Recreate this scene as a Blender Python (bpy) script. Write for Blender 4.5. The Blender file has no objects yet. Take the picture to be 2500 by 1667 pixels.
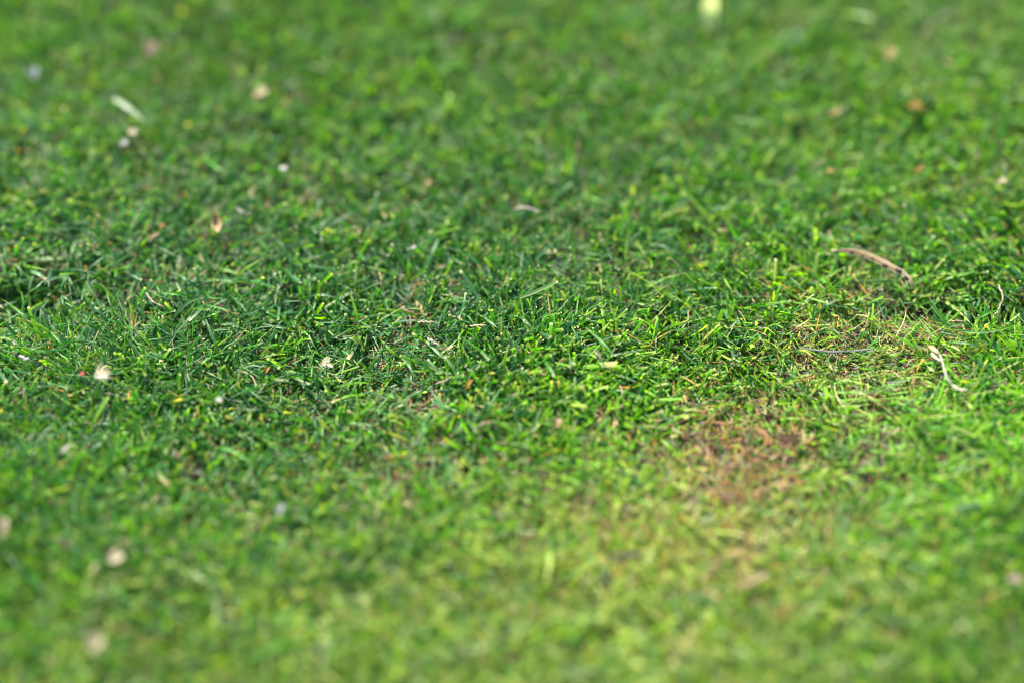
import bpy, math
import numpy as np

# ------------------------------------------------------------------ camera, light, exposure
scene = bpy.context.scene
col = scene.collection
PITCH = math.radians(53.0)
LENS, SENSOR = 60.0, 36.0
DIST = 0.667
G = 0.44                 # size of the blades: a fine, closely mown turf
CANOPY = 0.007
cam_pos = np.array([0.0, -DIST * math.cos(PITCH), DIST * math.sin(PITCH) + CANOPY])
cd = bpy.data.cameras.new('camera')
cd.lens = LENS
cd.sensor_width = SENSOR
cd.clip_start = 0.01
cd.clip_end = 2000.0
cd.dof.use_dof = True
cd.dof.focus_distance = 0.671
cd.dof.aperture_fstop = 1.35
cd.dof.aperture_blades = 0
cam = bpy.data.objects.new('camera', cd)
col.objects.link(cam)
cam.location = cam_pos
cam.rotation_euler = (math.pi / 2 - PITCH, 0, 0)
scene.camera = cam

SUN_EL = math.radians(47)
SUN_AZ = math.radians(118)         # direction towards the sun, counter-clockwise from +x: behind the scene, a little to one side
world = bpy.data.worlds.new('World')
scene.world = world
world.use_nodes = True
wn = world.node_tree.nodes
sky = wn.new('ShaderNodeTexSky')
sky.sky_type = 'NISHITA'
sky.sun_disc = False
sky.sun_elevation = SUN_EL
sky.sun_rotation = math.pi / 2 - SUN_AZ
world.node_tree.links.new(sky.outputs[0], wn['Background'].inputs[0])
wn['Background'].inputs[1].default_value = 0.12
sl = bpy.data.lights.new('sun', 'SUN')
sl.energy = 5.0
sl.angle = math.radians(0.55)
sl.color = (1.0, 0.95, 0.86)
sun = bpy.data.objects.new('sun', sl)
col.objects.link(sun)
sd = np.array([math.cos(SUN_EL) * math.cos(SUN_AZ), math.cos(SUN_EL) * math.sin(SUN_AZ), math.sin(SUN_EL)])
from mathutils import Vector
sun.rotation_euler = Vector(sd).to_track_quat('Z', 'Y').to_euler()
vs = scene.view_settings
vs.view_transform = 'Standard'
vs.look = 'None'
vs.exposure = 1.84
vs.gamma = 1.0
scene.cycles.use_denoising = True
scene.cycles.filter_width = 1.0
scene.cycles.max_bounces = 5

# ------------------------------------------------------------------ helpers
rng = np.random.default_rng(11)
FPX = LENS / SENSOR * 2500.0
AX = np.array([0, math.cos(PITCH), -math.sin(PITCH)])
UP = np.array([0, math.sin(PITCH), math.cos(PITCH)])

def gp(px, py, z=CANOPY):
    """the point of the lawn, at height z, that the photograph shows at px, py"""
    d = AX + np.array([1.0, 0, 0]) * ((px - 1250) / FPX) + UP * ((833.5 - py) / FPX)
    t = (z - cam_pos[2]) / d[2]
    return cam_pos + d * t

def mpp(px, py):
    """metres per photograph pixel, across and along the ground"""
    a, b = gp(px - 5, py), gp(px + 5, py)
    c, d = gp(px, py - 5), gp(px, py + 5)
    return abs(b[0] - a[0]) / 10, abs(d[1] - c[1]) / 10

def vnoise(x, y, cell, seed):
    r = np.random.default_rng(seed)
    g = r.random((64, 64))
    u, v = x / cell + 31.7, y / cell + 17.3
    i, j = np.floor(u).astype(int), np.floor(v).astype(int)
    fu, fv = u - i, v - j
    fu, fv = fu * fu * (3 - 2 * fu), fv * fv * (3 - 2 * fv)
    q = lambda a, b: g[a % 64, b % 64]
    return (q(i, j) * (1 - fu) + q(i + 1, j) * fu) * (1 - fv) + (q(i, j + 1) * (1 - fu) + q(i + 1, j + 1) * fu) * fv

def bump(x, y, px, py, rx, ry, sharp=1.0):
    c = gp(px, py)
    sx, sy = mpp(px, py)
    q = ((x - c[0]) / (rx * sx)) ** 2 + ((y - c[1]) / (ry * sy)) ** 2
    return np.exp(-0.5 * q ** sharp)

def terrain(x, y, dips=1.0):
    x = np.asarray(x, float); y = np.asarray(y, float)
    h = (vnoise(x, y, 0.11, 1) - 0.5) * 0.005 + (vnoise(x, y, 0.03, 2) - 0.5) * 0.003
    h = h - dips * 0.013 * bump(x, y, 60, 715, 150, 50, 1.5)
    h = h - dips * 0.011 * bump(x, y, 2370, 742, 150, 17, 1.5)
    h = h + 0.002 * bump(x, y, 1300, 840, 190, 120)
    h = h - 0.002 * bump(x, y, 950, 900, 150, 100)
    h = h - dips * 0.008 * bump(x, y, 1085, 1140, 38, 22)
    h = h - dips * 0.008 * bump(x, y, 1943, 1295, 22, 20)
    h = h - 0.003 * bump(x, y, 1830, 1080, 220, 150)
    h = h + 0.002 * bump(x, y, 2450, 1050, 230, 180)
    out = np.maximum(abs(x) - 0.335, np.maximum(y - 0.265, -0.175 - y))      # level ground round the close patch
    return h * np.clip(1 - out / 0.04, 0, 1)

def mat(name):
    m = bpy.data.materials.new(name)
    m.use_nodes = True
    nt = m.node_tree
    return m, nt, nt.nodes, nt.links, nt.nodes['Principled BSDF']

def leaf_material(name, rough, spec, trans, tint, vein):
    m, nt, N, L, p = mat(name)
    at = N.new('ShaderNodeAttribute'); at.attribute_name = 'leaf_colour'
    uv = N.new('ShaderNodeUVMap'); uv.uv_map = 'UVMap'
    mp = N.new('ShaderNodeMapping'); mp.inputs['Scale'].default_value = (9.0, 3.0, 1.0)
    L.new(uv.outputs[0], mp.inputs[0])
    no = N.new('ShaderNodeTexNoise'); no.inputs['Scale'].default_value = 1.0; no.inputs['Detail'].default_value = 3.0
    L.new(mp.outputs[0], no.inputs[0])
    rp = N.new('ShaderNodeMapRange')
    rp.inputs[1].default_value = 0.3; rp.inputs[2].default_value = 0.7
    rp.inputs[3].default_value = 1.0 - vein; rp.inputs[4].default_value = 1.0 + vein
    L.new(no.outputs[0], rp.inputs[0])
    mu = N.new('ShaderNodeVectorMath'); mu.operation = 'MULTIPLY'
    L.new(at.outputs['Color'], mu.inputs[0]); L.new(rp.outputs[0], mu.inputs[1])
    L.new(mu.outputs[0], p.inputs['Base Color'])
    p.inputs['Roughness'].default_value = rough
    p.inputs['Specular IOR Level'].default_value = spec
    bp = N.new('ShaderNodeBump'); bp.inputs['Strength'].default_value = 0.25; bp.inputs['Distance'].default_value = 0.0003
    L.new(no.outputs[0], bp.inputs['Height']); L.new(bp.outputs[0], p.inputs['Normal'])
    tr = N.new('ShaderNodeBsdfTranslucent')
    mt = N.new('ShaderNodeVectorMath'); mt.operation = 'MULTIPLY'; mt.inputs[1].default_value = tint
    L.new(mu.outputs[0], mt.inputs[0]); L.new(mt.outputs[0], tr.inputs['Color'])
    mx = N.new('ShaderNodeMixShader'); mx.inputs[0].default_value = trans
    L.new(p.outputs[0], mx.inputs[1]); L.new(tr.outputs[0], mx.inputs[2])
    L.new(mx.outputs[0], N['Material Output'].inputs['Surface'])
    return m

M_GRASS = leaf_material('living_grass', 0.40, 0.36, 0.48, (1.75, 1.9, 0.3), 0.16)
M_DRY = leaf_material('dry_grass', 0.62, 0.3, 0.25, (1.2, 1.0, 0.7), 0.2)
M_PETAL = leaf_material('dry_petal', 0.7, 0.2, 0.35, (1.1, 1.05, 0.95), 0.12)

def soil_material():
    m, nt, N, L, p = mat('soil')
    tc = N.new('ShaderNodeTexCoord')
    n1 = N.new('ShaderNodeTexNoise'); n1.inputs['Scale'].default_value = 240.0; n1.inputs['Detail'].default_value = 6.0
    L.new(tc.outputs['Object'], n1.inputs[0])
    cr = N.new('ShaderNodeValToRGB')
    cr.color_ramp.elements[0].position = 0.3; cr.color_ramp.elements[0].color = (0.016, 0.011, 0.008, 1)
    cr.color_ramp.elements[1].position = 0.72; cr.color_ramp.elements[1].color = (0.085, 0.052, 0.034, 1)
    L.new(n1.outputs[0], cr.inputs[0])
    # beyond the planted turf the sheet carries a lawn of its own colour
    n2 = N.new('ShaderNodeTexNoise'); n2.inputs['Scale'].default_value = 60.0; n2.inputs['Detail'].default_value = 8.0
    L.new(tc.outputs['Object'], n2.inputs[0])
    cg = N.new('ShaderNodeValToRGB')
    cg.color_ramp.elements[0].position = 0.3; cg.color_ramp.elements[0].color = (0.02, 0.05, 0.012, 1)
    cg.color_ramp.elements[1].position = 0.7; cg.color_ramp.elements[1].color = (0.08, 0.15, 0.025, 1)
    L.new(n2.outputs[0], cg.inputs[0])
    ln = N.new('ShaderNodeVectorMath'); ln.operation = 'LENGTH'
    L.new(tc.outputs['Object'], ln.inputs[0])
    rg = N.new('ShaderNodeMapRange'); rg.inputs[1].default_value = 1.9; rg.inputs[2].default_value = 2.3
    L.new(ln.outputs['Value'], rg.inputs[0])
    mx = N.new('ShaderNodeMix'); mx.data_type = 'RGBA'
    L.new(rg.outputs[0], mx.inputs[0]); L.new(cr.outputs[0], mx.inputs[6]); L.new(cg.outputs[0], mx.inputs[7])
    L.new(mx.outputs[2], p.inputs['Base Color'])
    p.inputs['Roughness'].default_value = 0.9
    p.inputs['Specular IOR Level'].default_value = 0.2
    bp = N.new('ShaderNodeBump'); bp.inputs['Strength'].default_value = 0.8; bp.inputs['Distance'].default_value = 0.002
    L.new(n1.outputs[0], bp.inputs['Height']); L.new(bp.outputs[0], p.inputs['Normal'])
    return m
M_SOIL = soil_material()

def mesh_np(name, V, F, C, UVv, mats, smooth=True):
    """one mesh from arrays: V (n,3), F (m,4) quads, C (n,3) colour per vertex, UVv (n,2)"""
    me = bpy.data.meshes.new(name)
    me.vertices.add(len(V)); me.vertices.foreach_set('co', np.ascontiguousarray(V, np.float32).ravel())
    m = len(F); k = F.shape[1]
    me.loops.add(m * k); me.loops.foreach_set('vertex_index', F.astype(np.int32).ravel())
    me.polygons.add(m)
    me.polygons.foreach_set('loop_start', np.arange(0, m * k, k, dtype=np.int32))
    me.polygons.foreach_set('use_smooth', np.full(m, smooth))
    a = me.attributes.new('leaf_colour', 'FLOAT_COLOR', 'POINT')
    a.data.foreach_set('color', np.concatenate([C, np.ones((len(C), 1))], 1).astype(np.float32).ravel())
    uvl = me.uv_layers.new(name='UVMap')
    uvl.data.foreach_set('uv', UVv[F.ravel()].astype(np.float32).ravel())
    me.update()
    for mm in mats: me.materials.append(mm)
    return me

def link(name, me, parent=None):
    o = bpy.data.objects.new(name, me)
    col.objects.link(o)
    if parent is not None: o.parent = parent
    return o

def tag(o, label=None, category=None, group=None, kind=None):
    if label: o['label'] = label
    if category: o['category'] = category
    if group: o['group'] = group
    if kind: o['kind'] = kind
    return o

def norm(v): return v / np.maximum(np.linalg.norm(v, axis=-1, keepdims=True), 1e-9)

# ------------------------------------------------------------------ ground sheet
def build_ground():
    inner = np.arange(-0.55, 0.5501, 0.0036)
    outer = 0.55 * np.geomspace(1.03, 600, 70)
    ax = np.concatenate([-outer[::-1], inner, outer])
    X, Y = np.meshgrid(ax, ax, indexing='ij')
    Z = terrain(X, Y)
    near = (np.maximum(abs(X), abs(Y)) < 0.6)
    Z = Z + near * ((vnoise(X, Y, 0.008, 5) - 0.5) * 0.003 + (vnoise(X, Y, 0.0036, 6) - 0.5) * 0.0016)
    n = len(ax)
    V = np.stack([X.ravel(), Y.ravel(), Z.ravel()], 1)
    i, j = np.meshgrid(np.arange(n - 1), np.arange(n - 1), indexing='ij')
    a = (i * n + j).ravel()
    F = np.stack([a, a + n, a + n + 1, a + 1], 1)
    me = mesh_np('ground', V, F, np.ones((len(V), 3)) * 0.05, V[:, :2], [M_SOIL])
    return tag(link('ground', me), 'dark crumbly soil under the turf', 'ground', kind='structure')
ground = build_ground()

# ------------------------------------------------------------------ blades
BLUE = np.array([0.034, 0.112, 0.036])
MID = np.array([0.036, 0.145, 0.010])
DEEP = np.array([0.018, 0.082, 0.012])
YEL = np.array([0.105, 0.235, 0.005])
LEMON = np.array([0.26, 0.32, 0.055])
PALE = np.array([0.150, 0.225, 0.085])
CREAM = np.array([0.62, 0.56, 0.32])
SHEATH = np.array([0.13, 0.19, 0.045])
TAN = np.array([0.42, 0.30, 0.15])
ORANGE = np.array([0.40, 0.19, 0.025])
BROWN = np.array([0.17, 0.085, 0.035])
RUST = np.array([0.22, 0.10, 0.042])
STRAW = np.array([0.55, 0.43, 0.24])
GREY = np.array([0.26, 0.24, 0.20])

def strips(P, S, Nn, W, C, fold):
    """ribbons: P centre line (B,R,3), S side, Nn normal, W half width (B,R), C colour (B,R,3)"""
    B, R = W.shape
    l = P - S * W[..., None]
    r = P + S * W[..., None]
    m = P - Nn * (W * fold)[..., None]
    if fold == 0:
        V = np.stack([l, r], 2).reshape(-1, 3)
        CC = np.stack([C, C], 2).reshape(-1, 3)
        vv = np.repeat(np.linspace(0, 2, R)[None], B, 0) + (np.arange(B) * 0.737 % 7)[:, None]
        UVv = np.stack([np.stack([vv * 0, vv * 0 + 1], 2), np.stack([vv, vv], 2)], 3).reshape(-1, 2)
        a = ((np.arange(B) * R * 2)[:, None] + np.arange(R - 1) * 2).reshape(-1)
        return V, np.stack([a, a + 1, a + 3, a + 2], 1), CC, UVv
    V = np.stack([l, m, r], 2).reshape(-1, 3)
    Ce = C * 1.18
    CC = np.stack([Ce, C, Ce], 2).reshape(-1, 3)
    ln = np.concatenate([np.zeros((B, 1)), np.cumsum(np.linalg.norm(np.diff(P, axis=1), axis=2), 1)], 1) * 100
    off = (np.arange(B) * 0.737 % 7)[:, None]
    UVv = np.stack([np.stack([np.zeros_like(ln) + off, np.full_like(ln, .5) + off, np.ones_like(ln) + off], 2),
                    np.repeat((ln + off * 3)[..., None], 3, 2)], 3).reshape(-1, 2)
    b = (np.arange(B) * R * 3)[:, None, None]
    k = (np.arange(R - 1) * 3)[None, :, None]
    c = np.arange(2)[None, None, :]
    a = (b + k + c).reshape(-1)
    F = np.stack([a, a + 1, a + 4, a + 3], 1)
    return V, F, CC, UVv

def grow(x, y, L, w, phi, th0, kap, kphi, twist, cut, colr, rows, tipcut_col, dead=None, browntip=None, maxth=1.9, fold=0.42):
    """vectorised growth of mown blades"""
    B = len(x)
    z0 = terrain(x, y) - 0.001
    def line(Ls, ts):
        ds = np.diff(ts, prepend=0.0)
        P = np.zeros((B, len(ts), 3)); T = np.zeros((B, len(ts), 3))
        p = np.stack([x, y, z0], 1)
        for q, t in enumerate(ts):
            tm = t - ds[q] / 2
            def dirv(tt):
                th = np.clip(th0 + kap * tt, 0.02, maxth)
                ph = phi + kphi * tt
                return np.stack([np.sin(th) * np.cos(ph), np.sin(th) * np.sin(ph), np.cos(th)], 1)
            p = p + dirv(tm) * (Ls * ds[q])[:, None]
            P[:, q] = p; T[:, q] = dirv(t)
        return P, T
    fine = np.linspace(0, 1, 15)
    P, _ = line(L, fine)
    over = (P[..., 2] - z0[:, None]) > cut[:, None]
    first = np.where(over.any(1), over.argmax(1), 14)
    frac = np.clip(fine[first], 0.3, 1.0)
    was_cut = over.any(1)
    # the blade keeps its curve and loses what stood above the mower
    kap = kap * frac; kphi = kphi * frac; L2 = L * frac
    ts = np.asarray(rows)
    P, T = line(L2, ts)
    floor = (terrain(P[..., 0].ravel(), P[..., 1].ravel()).reshape(P.shape[:2]) + 0.0008)
    P[..., 2] = np.maximum(P[..., 2], np.where(ts[None, :] > 0.15, floor, -1))
    ref = np.stack([-np.sin(phi), np.cos(phi), np.zeros(B)], 1)[:, None, :]
    S = norm(np.cross(T, np.cross(ref, T)))
    Nn = np.cross(S, T)
    tw = twist[:, None] * ts[None, :]
    S2 = S * np.cos(tw)[..., None] + Nn * np.sin(tw)[..., None]
    N2 = np.cross(S2, T)
    prof_cut = np.interp(ts, [0, .15, .5, 1], [.55, .8, 1, .9])
    prof_pt = np.interp(ts, [0, .15, .45, .75, .92, 1], [.55, .85, 1, .8, .4, .04])
    W = 0.5 * w[:, None] * np.where(was_cut[:, None], prof_cut, prof_pt)
    C = np.repeat(colr[:, None, :], len(ts), 1)
    sh = np.clip(1 - ts / 0.3, 0, 1)[None, :, None] * 0.75
    C = C * (1 - sh) + SHEATH * sh
    if browntip is not None:
        bt = browntip[:, None, None] * np.clip((ts - 0.6) / 0.35, 0, 1)[None, :, None]
        C = C * (1 - bt) + TAN * bt
    C[:, -1] = np.where(was_cut[:, None], tipcut_col, C[:, -1])
    return strips(P, S2, N2, W, C, fold)

# where the blades change form or colour: centre and radii read off the photograph, laid out on the ground
Z = dict(clump=(1270, 855, 170, 110), short=(1520, 980, 190, 150), dry=(1835, 1070, 125, 95),
         pale=(1640, 1330, 270, 130), dryside=(2080, 820, 190, 80), sparse=(960, 880, 140, 95),
         sparse2=(1000, 1120, 160, 80), long=(330, 700, 360, 150), hollow=(70, 712, 130, 52),
         trench=(2375, 742, 130, 22), lean=(2440, 1050, 210, 190), near=(1330, 1680, 620, 250), streak=(1125, 1500, 28, 190), cool=(720, 600, 650, 210), warmfar=(2380, 200, 330, 230), halo=(1950, 1000, 430, 270), glow=(1650, 1320, 150, 105),  # near puts brighter light into blade colour; cool weights darker greens
         hole=(1088, 1138, 44, 26), hole2=(1943, 1295, 26, 24))
def zones(x, y):
    return {k: bump(x, y, *v) for k, v in Z.items()}

def density(x, y):
    z = zones(x, y)
    d = 1 + 0.45 * z['clump'] + 0.2 * z['short'] + 0.05 * z['lean'] + 0.2 * z['pale']
    d = d * (1 - 0.42 * z['dry']) * (1 - 0.42 * z['dryside']) * (1 - 0.3 * z['sparse']) * (1 - 0.4 * z['sparse2'])
    d = d * (1 - 0.72 * z['hollow']) * np.clip(1 - 1.5 * z['trench'], 0.03, 1) * np.clip(1 - 1.5 * z['hole'], 0, 1) * np.clip(1 - 1.4 * z['hole2'], 0, 1)
    d = d * (0.45 + 1.1 * vnoise(x, y, 0.010, 21)) * (0.85 + 0.3 * vnoise(x, y, 0.05, 22))
    return d

def pick(p, cols):
    c = np.cumsum(p, 1); c = c / c[:, -1:]
    u = rng.random((len(p), 1))
    return np.asarray(cols)[(u > c).sum(1)], (u > c).sum(1)

def params(x, y, phi0=None):
    """blade parameters for roots at x, y"""
    B = len(x)
    z = zones(x, y)
    n1 = vnoise(x, y, 0.07, 31); n2 = vnoise(x, y, 0.028, 32)
    phi = rng.random(B) * 2 * np.pi
    if phi0 is not None: phi = phi0 + rng.normal(0, 0.9, B)
    pull = np.clip(0.5 * z['lean'], 0, 1)
    px_, py_ = np.cos(phi) * (1 - pull) + pull * 1.0, np.sin(phi) * (1 - pull) + pull * 0.1
    gx, gy = (vnoise(x, y, 0.06, 41) - .5) * 1.6, (vnoise(x, y, 0.06, 42) - .5) * 1.6
    phi = np.arctan2(py_ + gy, px_ + gx)
    th0 = np.abs(rng.normal(0.95, 0.36, B)) + 0.25 * z['sparse'] + 0.2 * z['lean'] + 0.12 * z['long'] - 0.1 * z['clump']
    kap = rng.normal(0.55, 0.5, B) + 0.45 * z['long'] + 0.2 * z['sparse']
    kphi = rng.normal(0, 0.55, B) * (1 + 0.5 * z['long'])
    L = rng.gamma(5, 0.034 / 5, B) * (1 + 0.35 * z['long'] + 0.25 * z['sparse'] - 0.45 * z['dry'] - 0.3 * z['short'] - 0.28 * z['pale'] - 0.25 * z['lean'])
    L = np.clip(L, 0.009, 0.055) * G
    cut = np.clip(0.0195 + 0.006 * (n1 - .5) - 0.009 * z['dry'] - 0.0045 * z['short'] - 0.006 * z['pale'] - 0.003 * z['sparse']
                  + 0.002 * z['clump'] - 0.003 * z['dryside'] + 0.003 * z['long'] + rng.normal(0, 0.0018, B), 0.006, 0.03) * G
    w = G * rng.gamma(9, 0.00195 / 9, B) * (0.8 + 0.4 * vnoise(x, y, 0.022, 51)) * (1 + 0.25 * z['clump'] + 0.1 * z['short'] - 0.28 * z['dry'] - 0.2 * z['dryside'] - 0.05 * z['lean'] - 0.2 * z['pale'])
    twist = rng.normal(0, 0.9, B)
    dry = np.clip(z['dry'] + 0.6 * z['pale'] + 0.45 * z['dryside'], 0, 1)
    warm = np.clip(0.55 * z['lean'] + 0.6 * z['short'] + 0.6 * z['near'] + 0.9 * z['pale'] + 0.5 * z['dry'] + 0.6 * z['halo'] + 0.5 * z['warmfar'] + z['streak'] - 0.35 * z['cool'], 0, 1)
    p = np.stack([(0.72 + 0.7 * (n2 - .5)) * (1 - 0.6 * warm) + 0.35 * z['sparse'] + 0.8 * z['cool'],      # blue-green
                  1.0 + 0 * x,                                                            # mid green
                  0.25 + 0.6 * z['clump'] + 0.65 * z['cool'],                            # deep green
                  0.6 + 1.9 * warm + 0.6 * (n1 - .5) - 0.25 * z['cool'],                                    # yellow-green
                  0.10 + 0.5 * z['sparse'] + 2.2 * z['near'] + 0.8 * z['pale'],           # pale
                  0.006 + 0.2 * dry + 0.05 * z['sparse'],                                # tan
                  0.006 + 0.08 * dry,                                                     # orange
                  0.005 + 0.2 * z['dry'],                                                   # rust
                  2.0 * z['pale'] + 3.2 * z['near'] + 1.6 * z['streak'] + 7.0 * z['glow'] + 0.45 * z['halo'] + 0.6 * z['dryside'] + 0.2 * z['dry']], 1)  #                                             # lemon, with brighter light painted into near
    p = np.clip(p, 0.001, None)
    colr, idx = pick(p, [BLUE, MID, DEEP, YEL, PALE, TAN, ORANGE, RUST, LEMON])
    colr = np.where((idx == 3)[:, None], colr * (1 + 0.22 * (z['short'] + z['lean'] + 0.6 * z['halo']))[:, None], colr)  # sunlit brightness put into the yellow-green blades of these zones
    deadb = (idx >= 5) & (idx <= 7)
    w = np.where(deadb, w * 0.55, w); L = np.where(deadb, np.minimum(L * 0.75, 0.020 * G), L)
    colr = colr * np.exp(rng.normal(0, 0.16, (B, 1))) * np.exp(rng.normal(0, 0.06, (B, 3)))
    tip = CREAM * np.exp(rng.normal(-0.35, 0.35, (B, 1)))
    kt = rng.random((B, 1))
    tip = np.where(kt < 0.4, colr * 1.25, np.where(kt < 0.55, TAN * 0.8, tip))
    brown = (rng.random(B) < 0.05 + 0.2 * dry) * rng.random(B)
    return dict(L=L, w=w, phi=phi, th0=th0, kap=kap, kphi=kphi, twist=twist, cut=cut, colr=colr, tipcut_col=tip, browntip=brown)

ROWS = [0, .3, .6, .93, 1.0]
ROWS_LOW = [0, .48, .94, 1.0]

def in_view(x, y, m):
    """inside the photographed strip of lawn, with a margin m"""
    yb, yt = gp(1250, 1667)[1], gp(1250, 0)[1]
    xb, xt = gp(2500, 1667)[0], gp(2500, 0)[0]
    hw = xb + (xt - xb) * (y - yb) / (yt - yb)
    return (y > yb - m) & (y < yt + m) & (abs(x) < hw + m)

def scatter(n, half, keep):
    x = rng.uniform(-half, half, n); y = rng.uniform(-half, half, n)
    k = keep(x, y) & (rng.random(n) < density(x, y) / 2.2)
    return x[k], y[k]

def build_grass():
    half = 0.46
    n = int((2 * half) ** 2 * 520000 * 2.2 / 2.4)
    tx, ty = scatter(n, half, lambda x, y: (abs(x) < 0.375) & (y > -0.2) & (y < 0.3))
    # every shoot bears two or three blades
    k = rng.integers(2, 4, len(tx))
    x = np.repeat(tx, k) + rng.normal(0, 0.0007, k.sum()); y = np.repeat(ty, k) + rng.normal(0, 0.0007, k.sum())
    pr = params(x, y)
    inside = in_view(x, y, 0.03)
    sharp = inside & (y > gp(1250, 1120)[1]) & (y < gp(1250, 480)[1])
    mid = inside & ~sharp & (y > gp(1250, 1330)[1]) & (y < gp(1250, 280)[1])
    parts, base = [], 0
    for sel, rows, fold in ((sharp, ROWS, .42), (mid, ROWS_LOW, .42), (~sharp & ~mid, ROWS_LOW, 0)):
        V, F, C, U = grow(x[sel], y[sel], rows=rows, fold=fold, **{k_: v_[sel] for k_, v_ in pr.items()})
        parts.append((V, F + base, C, U)); base += len(V)
    V, F, C, U = [np.concatenate(q) for q in zip(*parts)]
    print('blades', len(x), 'tris', len(F) * 2)
    me = mesh_np('grass', V, F, C, U, [M_GRASS])
    o = link('grass', me)
    return tag(o, 'short mown green lawn grass covering the ground', 'grass', kind='stuff')
grass = build_grass()

def build_outer_grass():
    """one tile of turf, laid on a grid round the close patch by geometry nodes"""
    n = 22000
    x = rng.uniform(-0.125, 0.125, n); y = rng.uniform(-0.125, 0.125, n)
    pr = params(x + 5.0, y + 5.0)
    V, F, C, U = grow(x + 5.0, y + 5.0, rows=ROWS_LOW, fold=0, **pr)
    V = V - np.array([5.0, 5.0, 0.0])
    me = mesh_np('surrounding_grass', V, F, C, U, [M_GRASS])
    o = link('surrounding_grass', me)
    ng = bpy.data.node_groups.new('turf_tiles', 'GeometryNodeTree')
    ng.interface.new_socket('Geometry', in_out='INPUT', socket_type='NodeSocketGeometry')
    ng.interface.new_socket('Geometry', in_out='OUTPUT', socket_type='NodeSocketGeometry')
    N, L = ng.nodes, ng.links
    gi, go = N.new('NodeGroupInput'), N.new('NodeGroupOutput')
    grid = N.new('GeometryNodeMeshGrid')
    for k, v in (('Size X', 4.0), ('Size Y', 4.0), ('Vertices X', 17), ('Vertices Y', 17)): grid.inputs[k].default_value = v
    tr = N.new('GeometryNodeTransform'); tr.inputs['Translation'].default_value = (0, -0.075, 0)
    L.new(grid.outputs['Mesh'], tr.inputs['Geometry'])
    pos = N.new('GeometryNodeInputPosition'); sp = N.new('ShaderNodeSeparateXYZ'); L.new(pos.outputs[0], sp.inputs[0])
    def math_node(op, a, b):
        m = N.new('ShaderNodeMath'); m.operation = op
        for q, v in ((0, a), (1, b)):
            if isinstance(v, (int, float)): m.inputs[q].default_value = v
            else: L.new(v, m.inputs[q])
        return m.outputs[0]
    ax = math_node('LESS_THAN', math_node('ABSOLUTE', sp.outputs[0], 0), 0.26)
    ay = math_node('LESS_THAN', math_node('ABSOLUTE', math_node('SUBTRACT', sp.outputs[1], 0.05), 0), 0.13)
    dl = N.new('GeometryNodeDeleteGeometry'); dl.domain = 'POINT'
    L.new(tr.outputs[0], dl.inputs['Geometry']); L.new(math_node('MULTIPLY', ax, ay), dl.inputs['Selection'])
    ip = N.new('GeometryNodeInstanceOnPoints')
    L.new(dl.outputs[0], ip.inputs['Points']); L.new(gi.outputs[0], ip.inputs['Instance'])
    rv = N.new('FunctionNodeRandomValue'); rv.data_type = 'INT'
    rv.inputs[4].default_value = 0; rv.inputs[5].default_value = 3
    cx = N.new('ShaderNodeCombineXYZ'); L.new(math_node('MULTIPLY', rv.outputs[2], math.pi / 2), cx.inputs[2])
    L.new(cx.outputs[0], ip.inputs['Rotation'])
    L.new(ip.outputs[0], go.inputs[0])
    md = o.modifiers.new('tiles', 'NODES'); md.node_group = ng
    return tag(o, 'more mown lawn grass stretching on around the close patch', 'grass', kind='stuff')
outer = build_outer_grass()

def strands(x, y, z, L, w, phi, bend, tilt, colr, rows=5):
    """dead strands lying in the turf"""
    B = len(x)
    ts = np.linspace(0, 1, rows)
    P = np.zeros((B, rows, 3)); T = np.zeros((B, rows, 3))
    p = np.stack([x, y, z], 1)
    for q, t in enumerate(ts):
        ph = phi + bend * t
        d = np.stack([np.cos(ph) * np.cos(tilt), np.sin(ph) * np.cos(tilt), np.sin(tilt) - 0.5 * np.abs(tilt) * t], 1)
        if q: p = p + d * (L / (rows - 1))[:, None]
        P[:, q] = p; T[:, q] = norm(d)
    fl = terrain(P[..., 0].ravel(), P[..., 1].ravel()).reshape(B, rows) + 0.001
    P[..., 2] = np.maximum(P[..., 2], fl)
    up = norm(np.stack([rng.normal(0, .5, B), rng.normal(0, .5, B), np.ones(B)], 1))[:, None, :]
    S = norm(np.cross(T, up)); Nn = np.cross(S, T)
    W = 0.5 * w[:, None] * np.interp(ts, [0, .1, .8, 1], [.5, 1, .8, .2])[None, :]
    C = np.repeat(colr[:, None, :], rows, 1) * np.interp(ts, [0, 1], [.85, 1.1])[None, :, None]
    return strips(P, S, Nn, W, C, 0.5)

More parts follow.
